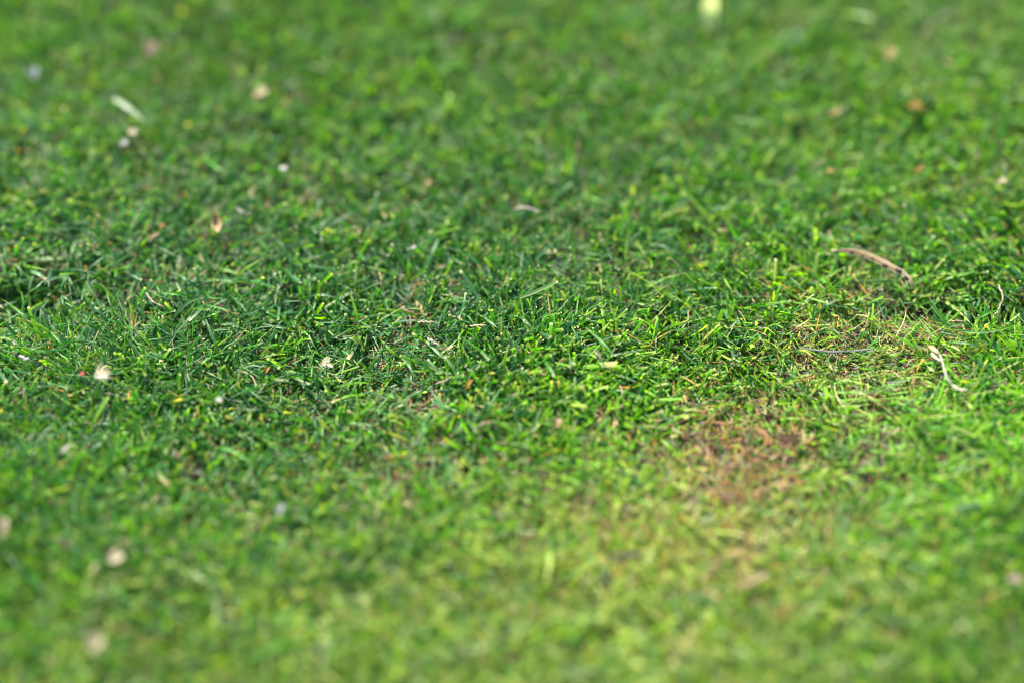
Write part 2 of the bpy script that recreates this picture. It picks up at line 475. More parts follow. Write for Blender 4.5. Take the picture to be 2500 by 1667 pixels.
def build_thatch():
    half = 0.46
    n = 560000
    x = rng.uniform(-half, half, n); y = rng.uniform(-half, half, n)
    z = zones(x, y)
    d = 0.12 + 1.0 * z['dry'] + 0.5 * z['dryside'] + 0.28 * z['sparse'] + 0.25 * z['sparse2'] + 0.35 * z['pale'] + 0.12 * z['long']
    d = d * (1 - 0.6 * z['trench']) * (1 - .8 * z['hole'])
    k = in_view(x, y, 0.05) & (rng.random(n) < d * 0.7)
    x, y = x[k], y[k]; B = len(x)
    zz = {a: b[k] for a, b in z.items()}
    top = 0.0042 + 0.0015 * zz['dry']
    h = terrain(x, y) + rng.random(B) ** 1.3 * top
    colr, _ = pick(np.tile([0.24, 0.12, 0.38, 0.28, 0.04, 0.1], (B, 1)) + np.stack([0 * x, 0.1 * zz['dry'], 0 * x, .3 * zz['dry'], 0 * x, 0 * x], 1),
                   [TAN, ORANGE, BROWN, RUST, STRAW, GREY])
    colr = colr * 0.8 * np.exp(rng.normal(0, .3, (B, 1))) * (1 - 0.15 * zz['dry'])[:, None]
    V, F, C, U = strands(x, y, h, rng.gamma(5, 0.0013, B) * (1 - .35 * zz['dry']), (rng.gamma(6, 0.00004, B) + .00016), rng.random(B) * 6.283,
                         rng.normal(0, 0.9, B), rng.normal(0.05, 0.28, B), colr)
    print('thatch', B, 'tris', len(F) * 2)
    me = mesh_np('thatch', V, F, C, U, [M_DRY])
    return tag(link('thatch', me), 'brown and tan dead grass stems matted between the blades', 'thatch', kind='stuff')
thatch = build_thatch()

# ------------------------------------------------------------------ single blades and litter
def on_lawn(px, py, h):
    """the point h above the soil that lies under px, py of the photograph"""
    z = 0.01
    for _ in range(6):
        p = gp(px, py, z)
        z = float(terrain(p[0], p[1], 0.25)) + h
    return gp(px, py, z)

def smooth_path(pts, n):
    pts = np.asarray(pts, float)
    t = np.concatenate([[0], np.cumsum(np.linalg.norm(np.diff(pts, axis=0), axis=1))]); t /= t[-1]
    u = np.linspace(0, 1, n)
    if len(pts) == 2:
        out = np.stack([np.interp(u, t, pts[:, k]) for k in range(3)], 1)
        out[:, 2] += 0.10 * np.linalg.norm(pts[1] - pts[0]) * 4 * u * (1 - u) * 0.6
        return out
    tan = np.gradient(pts, t, axis=0)
    out = []
    for q in u:
        i = min(np.searchsorted(t, q, 'right') - 1, len(t) - 2)
        h = t[i + 1] - t[i]; a = (q - t[i]) / h
        out.append((2 * a ** 3 - 3 * a ** 2 + 1) * pts[i] + (a ** 3 - 2 * a ** 2 + a) * h * tan[i]
                   + (-2 * a ** 3 + 3 * a ** 2) * pts[i + 1] + (a ** 3 - a ** 2) * h * tan[i + 1])
    return np.asarray(out)

def path_of(photo, hs, n):
    return smooth_path([on_lawn(a, b, h * G) for (a, b), h in zip(photo, hs)], n)

def ribbon(name, P, w, colr, parent=None, m=None, tip='cut', end=None, tilt=0.0, twist=0.0, fold=0.4, base=None):
    n = len(P); u = np.linspace(0, 1, n)
    T = norm(np.gradient(P, axis=0))
    up = norm(np.array([math.sin(tilt) * 0.8, -0.45, 1.0]))
    S = norm(np.cross(T, up)); Nn = np.cross(S, T)
    tw = (twist * (u - 0.5))[:, None]
    S, Nn = S * np.cos(tw) + Nn * np.sin(tw), Nn * np.cos(tw) - S * np.sin(tw)
    prof = np.interp(u, [0, .15, .5, 1], [.7, .9, 1, .9]) if tip == 'cut' else np.interp(u, [0, .15, .45, .75, .92, 1], [.6, .9, 1, .8, .45, .06])
    C = np.repeat(np.asarray(colr)[None], n, 0)
    if base is not None:
        k = np.clip(1 - u / 0.35, 0, 1)[:, None]; C = C * (1 - k) + base * k
    if end is not None:
        k = np.clip((u - 0.7) / 0.3, 0, 1)[:, None]; C = C * (1 - k) + end * k
    if tip == 'cut': C[-1] = CREAM * 0.8
    V, F, CC, U = strips(P[None], S[None], Nn[None], (0.5 * w * prof)[None], C[None], fold)
    o0 = P[0] if parent is None else np.zeros(3)
    me = mesh_np(name, V - o0, F, CC, U, [m or M_GRASS])
    o = link(name, me, parent)
    if parent is None: o.location = o0
    return o

def empty(name, loc=(0, 0, 0)):
    o = bpy.data.objects.new(name, None)
    o.empty_display_size = 0.01
    col.objects.link(o); o.location = loc
    return o

def py_mesh(name, V, F, C, m, parent=None, loc=(0, 0, 0)):
    me = bpy.data.meshes.new(name)
    me.from_pydata([tuple(v) for v in V], [], F)
    a = me.attributes.new('leaf_colour', 'FLOAT_COLOR', 'POINT')
    a.data.foreach_set('color', np.concatenate([C, np.ones((len(C), 1))], 1).astype(np.float32).ravel())
    uvl = me.uv_layers.new(name='UVMap')
    vi = np.zeros(len(me.loops), np.int32); me.loops.foreach_get('vertex_index', vi)
    VV = np.asarray(V)
    uvl.data.foreach_set('uv', (VV[vi][:, :2] * 300).astype(np.float32).ravel())
    me.polygons.foreach_set('use_smooth', np.ones(len(me.polygons), bool))
    me.materials.append(m); me.update()
    o = link(name, me, parent); o.location = loc
    return o

def loft(P, ra, rb, colr, seg=8, hint=(0.0, -0.3, 1.0), egg=None):
    """closed tube along P with half axes ra (sideways) and rb (normal)"""
    n = len(P); T = norm(np.gradient(P, axis=0))
    S = norm(np.cross(T, norm(np.asarray(hint, float)))); Nn = np.cross(S, T)
    V, F, C = [], [], []
    for i in range(n):
        for k in range(seg):
            a = 2 * math.pi * k / seg
            V.append(P[i] + S[i] * ra[i] * math.cos(a) + Nn[i] * rb[i] * math.sin(a)); C.append(colr[i])
    for i in range(n - 1):
        for k in range(seg):
            F.append((i * seg + k, i * seg + (k + 1) % seg, (i + 1) * seg + (k + 1) % seg, (i + 1) * seg + k))
    F.append(tuple(range(seg))[::-1]); F.append(tuple(range((n - 1) * seg, n * seg)))
    return np.asarray(V), F, np.asarray(C)

def straw(name, photo, hs, r, c0, c1, label, category='straw', group=None, n=14, m=None):
    P = path_of(photo, hs, n)
    P[1:-1] += rng.normal(0, r * 0.35, (n - 2, 3))
    u = np.linspace(0, 1, n)
    rr = 0.72 * r * np.interp(u, [0, .06, .5, .94, 1], [.55, .95, 1, .8, .35]) * (1 + rng.normal(0, .12, n))
    C = (1 - u)[:, None] * np.asarray(c0) + u[:, None] * np.asarray(c1)
    C = 0.5 * C * np.exp(rng.normal(0, 0.13, (n, 1)))
    V, F, C = loft(P, rr, rr * 0.6, C, 7)
    return tag(py_mesh(name, V - P[0], F, C, m or M_DRY, None, P[0]), label, category, group)

def sheet(name, px, py, h, length, width, ang, tilt, curl, cup, c0, c1, label, category, group=None, shape='leaf', m=None, crumple=0.12, parent=None):
    """a small dry leaf or petal: curved, crumpled, with a thickness of its own"""
    nu, nv = 13, 7
    u = np.linspace(0, 1, nu); v = np.linspace(-1, 1, nv)
    U, Vv = np.meshgrid(u, v, indexing='ij')
    if shape == 'leaf': wd = np.sin(np.pi * np.clip(u, 0.02, 0.98)) ** 0.75
    elif shape == 'petal': wd = np.interp(u, [0, .1, .5, .8, .95, 1], [.2, .5, .95, 1, .75, .45])
    elif shape == 'scrap': wd = np.interp(u, [0, .2, .45, .7, 1], [.35, .9, .7, 1, .3])
    else: wd = np.interp(u, [0, .08, .9, 1], [.5, 1, .85, .3])
    wd = wd * (1 + rng.normal(0, 0.06, nu))
    a = curl * (U - 0.5)
    X = np.where(abs(curl) > 1e-3, np.sin(a) / (curl if abs(curl) > 1e-3 else 1), U - 0.5) * length
    Zc = (np.where(abs(curl) > 1e-3, (np.cos(a) - 1) / (curl if abs(curl) > 1e-3 else 1), 0)) * length
    Y = Vv * wd[:, None] * width / 2
    Zc = Zc + cup * width * (Vv ** 2) * wd[:, None]
    cr = rng.normal(0, 1, (nu, nv)); cr = (cr + np.roll(cr, 1, 0) + np.roll(cr, 1, 1)) / 3
    Zc = Zc + cr * crumple * width * 0.35
    top = np.stack([X, Y, Zc], 2).reshape(-1, 3)
    th = max(0.00012, width * 0.035)
    bot = top - np.array([0, 0, th])
    ca, sa, ct, st = math.cos(ang), math.sin(ang), math.cos(tilt), math.sin(tilt)
    Rt = np.array([[ct, 0, -st], [0, 1, 0], [st, 0, ct]]); Rz = np.array([[ca, -sa, 0], [sa, ca, 0], [0, 0, 1]])
    V = np.concatenate([top, bot]) @ (Rz @ Rt).T
    o_ = nu * nv
    idx = lambda i, j: i * nv + j
    F = []
    for i in range(nu - 1):
        for j in range(nv - 1):
            q = (idx(i, j), idx(i + 1, j), idx(i + 1, j + 1), idx(i, j + 1))
            F.append(q); F.append(tuple(k + o_ for k in q[::-1]))
    rim = [idx(i, 0) for i in range(nu)] + [idx(nu - 1, j) for j in range(1, nv)] + [idx(i, nv - 1) for i in range(nu - 2, -1, -1)] + [idx(0, j) for j in range(nv - 2, 0, -1)]
    for k in range(len(rim)):
        a_, b_ = rim[k], rim[(k + 1) % len(rim)]
        F.append((b_, a_, a_ + o_, b_ + o_))
    mixf = np.clip(U + rng.normal(0, 0.15, U.shape), 0, 1).reshape(-1, 1)
    C = np.asarray(c0) * (1 - mixf) + np.asarray(c1) * mixf
    C = 0.5 * np.array([1.0, .97, .82]) * C * np.exp(rng.normal(0, 0.1, (len(C), 1)))
    C = np.concatenate([C, C * 0.95])
    p = on_lawn(px, py, h * G)
    return tag(py_mesh(name, V, F, C, m or M_PETAL, parent, p), label, category, group)

R = math.radians
mm = 0.001
GB = BLUE * 1.05; GP = BLUE * 0.6 + PALE * 0.45; GM = MID; GY = YEL

# --- tufts: a thing each, every blade of its own
def tuft(name, at_px, label, traced, extra=0, zone=None, lift=0.0015):
    root = empty(name, on_lawn(at_px[0], at_px[1], 0.0))
    off = np.array(root.location)
    def add(o):
        o.location = -Vector(off)
    for (pts, hs, w, c, tip) in traced:
        P = path_of(pts, [q * mm for q in hs], 9)
        add(ribbon('blade', P, w * mm * G, c * np.exp(rng.normal(0, .08)), root, tip=tip, tilt=rng.normal(0, .5), twist=rng.normal(0, .9)))
    if extra:
        cx, cy, rx, ry = zone
        c = gp(cx, cy); sx, sy = mpp(cx, cy)
        x = c[0] + rng.normal(0, rx * sx, extra); y = c[1] + rng.normal(0, ry * sy, extra)
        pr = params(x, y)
        pr['cut'] = pr['cut'] + lift * G; pr['L'] = np.clip(pr['L'] * 1.1, .007, .03)
        for i in range(extra):
            one = {k: v[i:i + 1] for k, v in pr.items()}
            V, F, C, U = grow(x[i:i + 1], y[i:i + 1], rows=ROWS, **one)
            add(link('blade', mesh_np('blade', V, F, C, U, [M_GRASS]), root))
    return tag(root, label, 'grass tuft', 'distinct tufts in the lawn')

tuft('grass_tuft', (1270, 860), 'dense glossy tuft of short broad dark green blades with pale cut tips', [
    ([(1180, 772), (1198, 788), (1215, 801)], (14, 21, 20), 3.0, GP, 'pt'),
    ([(1270, 773), (1288, 788), (1301, 802)], (15, 22, 20), 2.9, GB, 'pt'),
    ([(1328, 774), (1372, 763)], (19, 23), 1.4, GY, 'cut'),
    ([(1174, 858), (1194, 877)], (21, 23), 2.5, GP, 'cut'),
    ([(1170, 887), (1142, 902)], (18, 22), 2.8, GB, 'cut'),
    ([(1302, 826), (1281, 830)], (20, 23), 2.4, YEL * 1.5, 'cut'),
    ([(1160, 812), (1210, 790), (1240, 783)], (14, 20, 20), 1.5, GB, 'pt'),
    ([(1430, 800), (1480, 845), (1500, 870)], (14, 21, 20), 2.6, GM, 'pt'),
    ([(1145, 800), (1128, 860), (1135, 900)], (12, 22, 10), 1.2, GY, 'pt'),
    ([(1330, 880), (1352, 917)], (16, 23), 2.6, GM, 'cut'),
    ([(1120, 770), (1133, 740), (1137, 715)], (14, 20, 21), 2.4, GB, 'cut'),
    ([(1160, 770), (1172, 735)], (14, 22), 2.2, GM, 'cut')], 190, (1260, 850, 90, 62))
tuft('grass_tuft', (1075, 880), 'fan of long flat pale green blades spread over brown thatch', [
    ([(1041, 834), (1085, 872), (1126, 895)], (16, 19, 12), 2.7, GP, 'pt'),
    ([(1122, 922), (1105, 895), (1085, 870)], (8, 17, 21), 2.9, GP * 1.1, 'cut'),
    ([(1047, 822), (1068, 838), (1090, 842)], (14, 17, 12), 1.8, GP, 'cut'),
    ([(1088, 920), (1066, 900), (1044, 876)], (9, 16, 18), 2.3, GP, 'cut'),
    ([(1051, 892), (1014, 890)], (13, 16), 2.2, GB, 'cut'),
    ([(1059, 897), (1030, 905), (1003, 904)], (13, 17, 16), 1.8, GY, 'pt'),
    ([(1060, 845), (1110, 857)], (12, 13), 2.0, GP, 'pt'),
    ([(1032, 862), (1080, 872), (1105, 885)], (12, 14, 9), 1.8, GP, 'pt'),
    ([(1012, 940), (1048, 923), (1066, 905)], (10, 15, 16), 2.1, GM, 'pt'),
    ([(1000, 880), (1030, 868)], (12, 16), 1.8, GM, 'cut'),
    ([(980, 870), (1005, 905), (1012, 930)], (11, 17, 12), 2.4, GP, 'pt'),
    ([(1085, 806), (1115, 798)], (14, 18), 1.8, GP, 'cut'),
    ([(1070, 812), (1100, 800), (1118, 780)], (11, 16, 17), 2.0, GB, 'pt'),
    ([(930, 770), (960, 800), (985, 815)], (12, 18, 14), 2.1, GB, 'pt')], 26, (1010, 880, 50, 40))
tuft('grass_tuft', (440, 740), 'loose tuft of long curved bluish green blades crossing one another', [
    ([(419, 780), (459, 739), (503, 722)], (14, 23, 18), 2.6, GP, 'pt'),
    ([(392, 716), (430, 717), (478, 727)], (17, 22, 17), 2.7, GM * 1.1, 'pt'),
    ([(500, 745), (480, 765), (462, 783)], (14, 22, 22), 2.9, GP, 'cut'),
    ([(361, 772), (388, 790), (418, 814)], (19, 22, 13), 2.2, GM, 'pt'),
    ([(341, 735), (375, 695), (402, 656)], (20, 22, 12), 2.3, GP, 'pt'),
    ([(427, 667), (455, 683), (484, 706)], (14, 21, 14), 3.0, GB, 'pt'),
    ([(488, 694), (480, 672), (473, 654)], (12, 20, 22), 2.6, MID * 1.3, 'cut'),
    ([(537, 685), (565, 686), (598, 689)], (16, 21, 17), 2.2, GP, 'pt'),
    ([(500, 712), (520, 728), (550, 727)], (14, 22, 20), 2.2, GM, 'pt'),
    ([(540, 793), (583, 790)], (17, 21), 2.2, GP, 'cut'),
    ([(520, 808), (560, 803)], (15, 20), 2.3, GP, 'cut'),
    ([(395, 768), (428, 758)], (15, 21), 2.6, GM, 'cut'),
    ([(310, 670), (346, 683)], (15, 20), 2.4, GB, 'cut'),
    ([(545, 690), (548, 710), (552, 735)], (20, 18, 12), 1.5, GB, 'pt'),
    ([(380, 690), (392, 715), (408, 735)], (18, 20, 14), 1.5, GM, 'pt'),
    ([(430, 690), (438, 712), (432, 735)], (19, 20, 12), 1.7, GP, 'pt'),
    ([(345, 770), (350, 745), (356, 738)], (12, 19, 22), 2.2, GP, 'cut'),
    ([(585, 770), (620, 760), (650, 742)], (13, 20, 17), 2.2, GB, 'pt'),
    ([(640, 790), (700, 800), (740, 790)], (12, 20, 16), 2.0, GP, 'pt')], 60, (440, 735, 90, 45))
tuft('grass_tuft', (90, 720), 'straggly tuft of long blades leaning over the dark hollow', [
    ([(33, 643), (55, 665), (84, 688)], (22, 23, 12), 2.2, GP, 'pt'),
    ([(75, 662), (95, 670), (112, 682)], (20, 26, 25), 3.4, GP * 1.1, 'cut'),
    ([(13, 604), (9, 635), (14, 666)], (26, 24, 14), 2.4, BLUE * 1.3, 'pt'),
    ([(23, 747), (60, 768), (110, 786)], (22, 24, 16), 2.2, GM, 'pt'),
    ([(70, 713), (88, 702), (106, 685)], (18, 25, 24), 2.4, GM, 'pt'),
    ([(168, 677), (180, 702), (200, 728)], (25, 24, 14), 2.2, GP, 'pt'),
    ([(149, 720), (162, 730), (178, 744)], (22, 25, 20), 2.2, GP, 'pt'),
    ([(150, 722), (155, 745), (160, 770)], (23, 24, 14), 2.1, GB, 'pt'),
    ([(261, 712), (270, 745), (289, 774)], (24, 24, 12), 2.2, GP, 'pt'),
    ([(62, 660), (64, 630), (60, 598)], (16, 22, 25), 2.4, GM, 'pt'),
    ([(52, 712), (56, 740), (58, 775)], (25, 22, 12), 2.2, GM, 'pt'),
    ([(143, 712), (150, 700), (156, 680)], (18, 23, 26), 1.8, BLUE * 1.4, 'pt'),
    ([(215, 665), (216, 690), (236, 710)], (25, 25, 16), 1.5, GP, 'pt'),
    ([(160, 738), (180, 752), (178, 765)], (24, 23, 14), 1.9, GM, 'pt')], 24, (90, 720, 70, 35))
tuft('grass_tuft', (2400, 880), 'thick bright green tuft combed over to one side beside a white strand', [
    ([(2310, 841), (2328, 833), (2345, 824)], (14, 20, 21), 1.7, GY, 'cut'),
    ([(2300, 806), (2335, 793), (2374, 791)], (14, 21, 18), 1.7, GP, 'pt'),
    ([(2379, 783), (2405, 768), (2447, 754)], (13, 20, 21), 1.9, MID * 1.3, 'pt'),
    ([(2320, 836), (2365, 838), (2400, 848)], (13, 20, 16), 2.4, GP, 'pt'),
    ([(2340, 808), (2400, 812), (2440, 806)], (14, 20, 17), 2.1, GP, 'pt'),
    ([(2450, 858), (2484, 842)], (16, 23), 2.0, GY, 'cut'),
    ([(2405, 878), (2422, 866)], (17, 23), 2.2, GM, 'cut'),
    ([(2425, 810), (2470, 795), (2500, 775)], (13, 20, 22), 1.9, GY * .8, 'pt'),
    ([(2385, 900), (2430, 880), (2445, 870)], (12, 20, 22), 1.8, GM, 'cut')], 110, (2410, 900, 60, 50))

# --- the long seed pod
def seed_pod():
    up = [(2044, 612), (2075, 614), (2110, 622), (2145, 637), (2180, 655), (2208, 672), (2225, 690), (2234, 707)]
    P = path_of(up, [q * mm for q in (22, 24, 25, 25, 25, 24, 22, 17)], 26)
    sx = mpp(2140, 640)[0]
    u = np.linspace(0, 1, 26)
    hw = 12.5 * sx * np.interp(u, [0, .06, .2, .45, .7, .86, .95, 1], [.1, .45, .85, 1.0, .95, .7, .4, .06]) * 0.54
    root = empty('seed_pod', P[13]); off = P[13]
    k = (0.5 + 0.5 * np.sin(u * 31))[:, None]
    C = np.array([0.36, 0.27, 0.13]) * (1 - 0.5 * k) + np.array([0.40, 0.21, 0.08]) * 0.5 * k
    C = np.where((u > .45)[:, None], C * 0.6 + np.array([0.34, 0.31, 0.17]) * 0.4, C)
    C = C * 0.72
    hw2 = hw * (1 + 0.08 * np.sin(u * 23) + rng.normal(0, .05, 26))
    V, F, C2 = loft(P, hw2, hw2 * 0.42, C, 10, (0.0, -0.75, 0.65))
    husk = py_mesh('husk', V - off, F, C2, M_DRY, root)
    T = norm(np.gradient(P, axis=0)); S = norm(np.cross(T, norm(np.array([0, -0.75, .65])))); Nn = np.cross(S, T)
    for name, sgn in (('seam', -1), ('seam', 1)):
        Q = P + S * (hw * sgn)[:, None]
        V, F, C2 = loft(Q, np.full(26, 0.00032) * np.interp(u, [0, .1, .9, 1], [.5, 1, 1, .4]), np.full(26, 0.00036), np.tile([0.33, 0.25, 0.13], (26, 1)), 6)
        py_mesh(name, V - off, F, C2, M_DRY, root)
    for f, side, big, c in ((.19, -.1, .9, (0.12, 0.06, 0.045)), (.30, .25, .6, (0.20, 0.12, 0.07)), (.42, -.05, .7, (0.16, 0.10, 0.06)),
                            (.58, .45, 1.1, (0.10, 0.022, 0.04)), (.75, -.3, 1.2, (0.08, 0.045, 0.035)), (.86, .5, 1.0, (0.02, 0.012, 0.03))):
        i = int(f * 25); c0 = P[i] + S[i] * hw[i] * side + Nn[i] * hw[i] * 0.3
        n = 7; q = np.linspace(-1, 1, n)
        Q = c0 + T[i] * q[:, None] * 0.0013 * big
        r = np.sqrt(np.clip(1 - q * q, 0.02, 1)) * 0.00068 * big
        V, F, C2 = loft(Q, r, r * 0.9, np.tile(c, (n, 1)), 8)
        py_mesh('seed', V - off, F, C2, M_DRY, root)
    Q = np.stack([P[0], P[0] + (P[0] - P[1]) * 1.5 + np.array([0, 0, -.0005])])
    V, F, C2 = loft(smooth_path(Q, 5), np.full(5, .0004), np.full(5, .0004), np.tile([0.45, 0.38, 0.22], (5, 1)), 6)
    py_mesh('stalk', V - off, F, C2, M_DRY, root)
    return tag(root, 'long curved tan seed pod with dark seeds lying on the grass', 'seed pod')
seed_pod()

# --- feathery seeds
def feathery_seed(px, py, h, length, ang, spread, nb, label, body_c, tail):
    root = empty('feathery_seed', on_lawn(px, py, h * G))
    n = 9; q = np.linspace(0, 1, n)
    d = np.array([math.cos(ang), math.sin(ang), 0.1]); sdv = np.array([-math.sin(ang), math.cos(ang), 0])
    Q = d * (q[:, None] - 0.2) * length + np.array([0, 0, 1]) * (np.sin(q * math.pi) * length * 0.1)[:, None]
    wd = np.interp(q, [0, .12, .4, .75, .92, 1], [.35, .85, 1, .8, .45, .08]) * length * 0.17
    C = np.repeat(np.asarray(body_c)[None], n, 0) * np.exp(rng.normal(0, .06, (n, 1)))
    C[-2:] = C[-2:] * 0.4 + TAN * 0.6
    V, F, C2 = loft(Q, wd, wd * 0.55, C, 10)
    py_mesh('husk', V, F, C2, M_PETAL, root)
    VV, FF, CC = [], [], []
    for i in range(nb):
        a = ang + spread[0] + (spread[1] - spread[0]) * (i + rng.random() * .8) / nb
        el = rng.normal(0.45, 0.28)
        b = Q[1] + rng.normal(0, length * 0.035, 3)
        e = b + np.array([math.cos(a) * math.cos(el), math.sin(a) * math.cos(el), math.sin(el)]) * length * rng.uniform(0.55, 0.95)
        V, F, C = loft(smooth_path([b, (b + e) / 2 + rng.normal(0, length * .04, 3), e], 5), np.array([.00016, .00014, .00011, .00008, .00004]),
                       np.array([.00016, .00014, .00011, .00008, .00004]), np.tile(np.array([.78, .70, .50]) * rng.uniform(.7, 1.1), (5, 1)), 4)
        o_ = len(VV) and sum(len(v) for v in VV)
        VV.append(V); CC.append(C); FF += [tuple(k + o_ for k in f) for f in F]
    o = py_mesh('bristles', np.concatenate(VV), FF, np.concatenate(CC), M_PETAL, root)
    o['kind'] = 'stuff'
    if tail:
        e = Q[-1] + d * length * 0.22 + np.array([0, 0, .0006])
        V, F, C = loft(smooth_path([Q[-2], Q[-1], e], 5), np.full(5, .00022), np.full(5, .00022), np.tile(ORANGE * .8, (5, 1)), 5)
        py_mesh('tail', V, F, C, M_DRY, root)
    return tag(root, label, 'seed', 'feathery seeds')
feathery_seed(238, 919, .0255, .0068, R(-14), (R(4), R(72)), 44, 'cream feathery seed husk beside the tiny coral red petal', (.85, .76, .54), True)
feathery_seed(801, 891, .021, .0034, R(-35), (R(95), R(265)), 34, 'small cream seed with a fan of fine hairs near the orange leaf scrap', (.72, .62, .40), False)

# --- straws and dead stems
CRM = np.array([.66, .58, .40]); WHT = np.array([.74, .72, .68])
straw('dry_straw', [(1256, 511), (1280, 508), (1317, 518)], (.021, .023, .022), .00085, (.56, .44, .30), (.62, .52, .42), 'short arched pinkish beige straw lying level on plain green grass')
straw('dry_straw', [(1148, 797), (1188, 795)], (.0245, .024), .00055, (.78, .68, .46), (.70, .52, .26), 'short straight cream straw resting on the glossy dark tuft')
straw('dry_straw', [(2427, 772), (2440, 750), (2449, 731), (2443, 712), (2436, 695)], (.014, .02, .024, .022, .018), .0005, (.62, .5, .3), (.66, .56, .42), 'kinked whitish straw standing up over the dark soil gap')
straw('dry_straw', [(357, 716), (372, 736), (400, 751)], (.022, .0215, .019), .00055, (.62, .48, .30), (.52, .40, .26), 'curved pale tan straw among long bluish crossing blades')
straw('dry_straw', [(926, 664), (931, 685), (937, 706)], (.021, .021, .014), .0004, (.6, .34, .08), (.58, .42, .2), 'thin straight orange straw poking up from dark green grass')
straw('dry_straw', [(2313, 786), (2335, 783), (2358, 787)], (.017, .019, .016), .0005, (.6, .46, .25), (.52, .36, .18), 'curved tan straw lying below the kinked white straw')
straw('dry_straw', [(1450, 853), (1464, 873), (1479, 896)], (.021, .022, .017), .0005, (.36, .25, .24), (.40, .34, .26), 'short dull purple straw leaning beside the glossy tuft')
straw('dry_straw', [(1950, 847), (2010, 857), (2070, 857), (2138, 850)], (.017, .018, .0185, .017), .0005, (.30, .28, .27), (.36, .33, .3), 'long thin grey straw bowed across the yellowing grass')
straw('dry_straw', [(1166, 1050), (1178, 1034), (1200, 1029), (1214, 1045)], (.014, .021, .022, .012), .0006, (.5, .38, .2), (.44, .34, .18), 'tan straw arched like a small hoop over the grass')
straw('dry_straw', [(1043, 826), (1060, 838), (1081, 852)], (.0205, .021, .018), .0007, (.70, .62, .46), (.48, .48, .28), 'pale dead stem lying along a broad green blade of the fan')
straw('dry_straw', [(1062, 938), (1084, 929), (1104, 918)], (.018, .019, .017), .00045, (.62, .45, .26), (.72, .58, .38), 'cream straw slanting low over brown thatch')
straw('dry_straw', [(1412, 385), (1410, 340)], (.016, .024), .0007, (.30, .16, .08), (.26, .12, .06), 'upright red-brown dead stem in open green lawn')
straw('dry_straw', [(1020, 786), (1045, 786), (1070, 788)], (.017, .0195, .016), .0005, (.62, .5, .32), (.5, .4, .26), 'bent beige straw lying between the fan and darker turf')
straw('dry_straw', [(580, 510), (596, 520), (612, 527)], (.022, .023, .021), .0009, (.52, .5, .48), (.20, .24, .05), 'stubby lilac white straw with an olive end near the curled leaf')
straw('dry_straw', [(45, 869), (72, 876)], (.023, .023), .0006, (.72, .72, .66), (.66, .66, .6), 'thin whitish straw lying level, the straw nearest the red petal')

def dead_root():
    root = empty('dead_root', on_lawn(2300, 880, .02)); off = np.array(root.location)
    def strand(name, pts, hs, r, c0, c1, n=14):
        P = path_of(pts, hs, n); u = np.linspace(0, 1, n)
        P[1:-1] += rng.normal(0, .00012, (n - 2, 3))
        rr = r * np.interp(u, [0, .1, .6, 1], [.7, 1, 1, .4]) * (1 + rng.normal(0, .12, n))
        C = (1 - u)[:, None] * np.asarray(c0) + u[:, None] * np.asarray(c1)
        V, F, C = loft(P, rr, rr * .7, C, 7)
        py_mesh(name, V - off, F, C, M_DRY, root)
    strand('main_strand', [(2285, 857), (2297, 870), (2303, 890), (2308, 912), (2318, 932), (2330, 945)], (.020, .0225, .023, .0235, .0225, .020), .00038, (.30, .22, .14), (.42, .40, .36))
    strand('fork', [(2275, 862), (2283, 872), (2296, 880)], (.019, .022, .023), .0005, (.6, .48, .3), (.74, .66, .5), 9)
    strand('tip', [(2326, 941), (2340, 949), (2362, 951)], (.021, .020, .017), .0004, (.62, .56, .46), (.6, .48, .34), 9)
    strand('frayed_end', [(2268, 846), (2278, 852), (2290, 862)], (.015, .019, .0225), .0010, (.34, .18, .08), (.5, .34, .2), 8)
    return tag(root, 'bleached white forked root strand with a brown frayed end', 'root')
dead_root()

P = path_of([(1270, 727), (1315, 709), (1362, 686)], (.0235, .025, .025), 11)
tag(ribbon('grass_clipping', P, .0014, PALE * 1.0, tip='cut', tilt=.2), 'straight pale green clipping lying across the middle turf', 'grass clipping')
P = path_of([(278, 240), (312, 262), (352, 296)], (.027, .029, .024), 11)
tag(ribbon('grass_clipping', P, .0024, (.24, .29, .17), tip='pt', tilt=.1), 'broad whitish green clipping lying near two small pale petals', 'grass clipping')
P = path_of([(1738, 70), (1732, 35), (1738, -25)], (.022, .034, .040), 11)
tag(ribbon('dead_leaf', P, .0080, (.36, .42, .12), m=M_DRY, tip='pt', tilt=.2), 'wide pale yellow dying blade standing taller than the lawn', 'leaf')
P = path_of([(1072, 853), (1090, 850), (1113, 841)], (.0185, .0205, .018), 11)
tag(ribbon('dead_leaf', P, .0012, TAN * .8, m=M_DRY, tip='pt', twist=2.2), 'twisted tan dead blade lying over the fan of green blades', 'leaf')
P = path_of([(1848, 1040), (1872, 1062), (1880, 1090)], (.012, .014, .011), 9)
tag(ribbon('dead_leaf', P, .0010, RUST * 1.2, m=M_DRY, tip='pt', twist=1.5), 'curled rust brown dead blade in the bare dry patch', 'leaf')

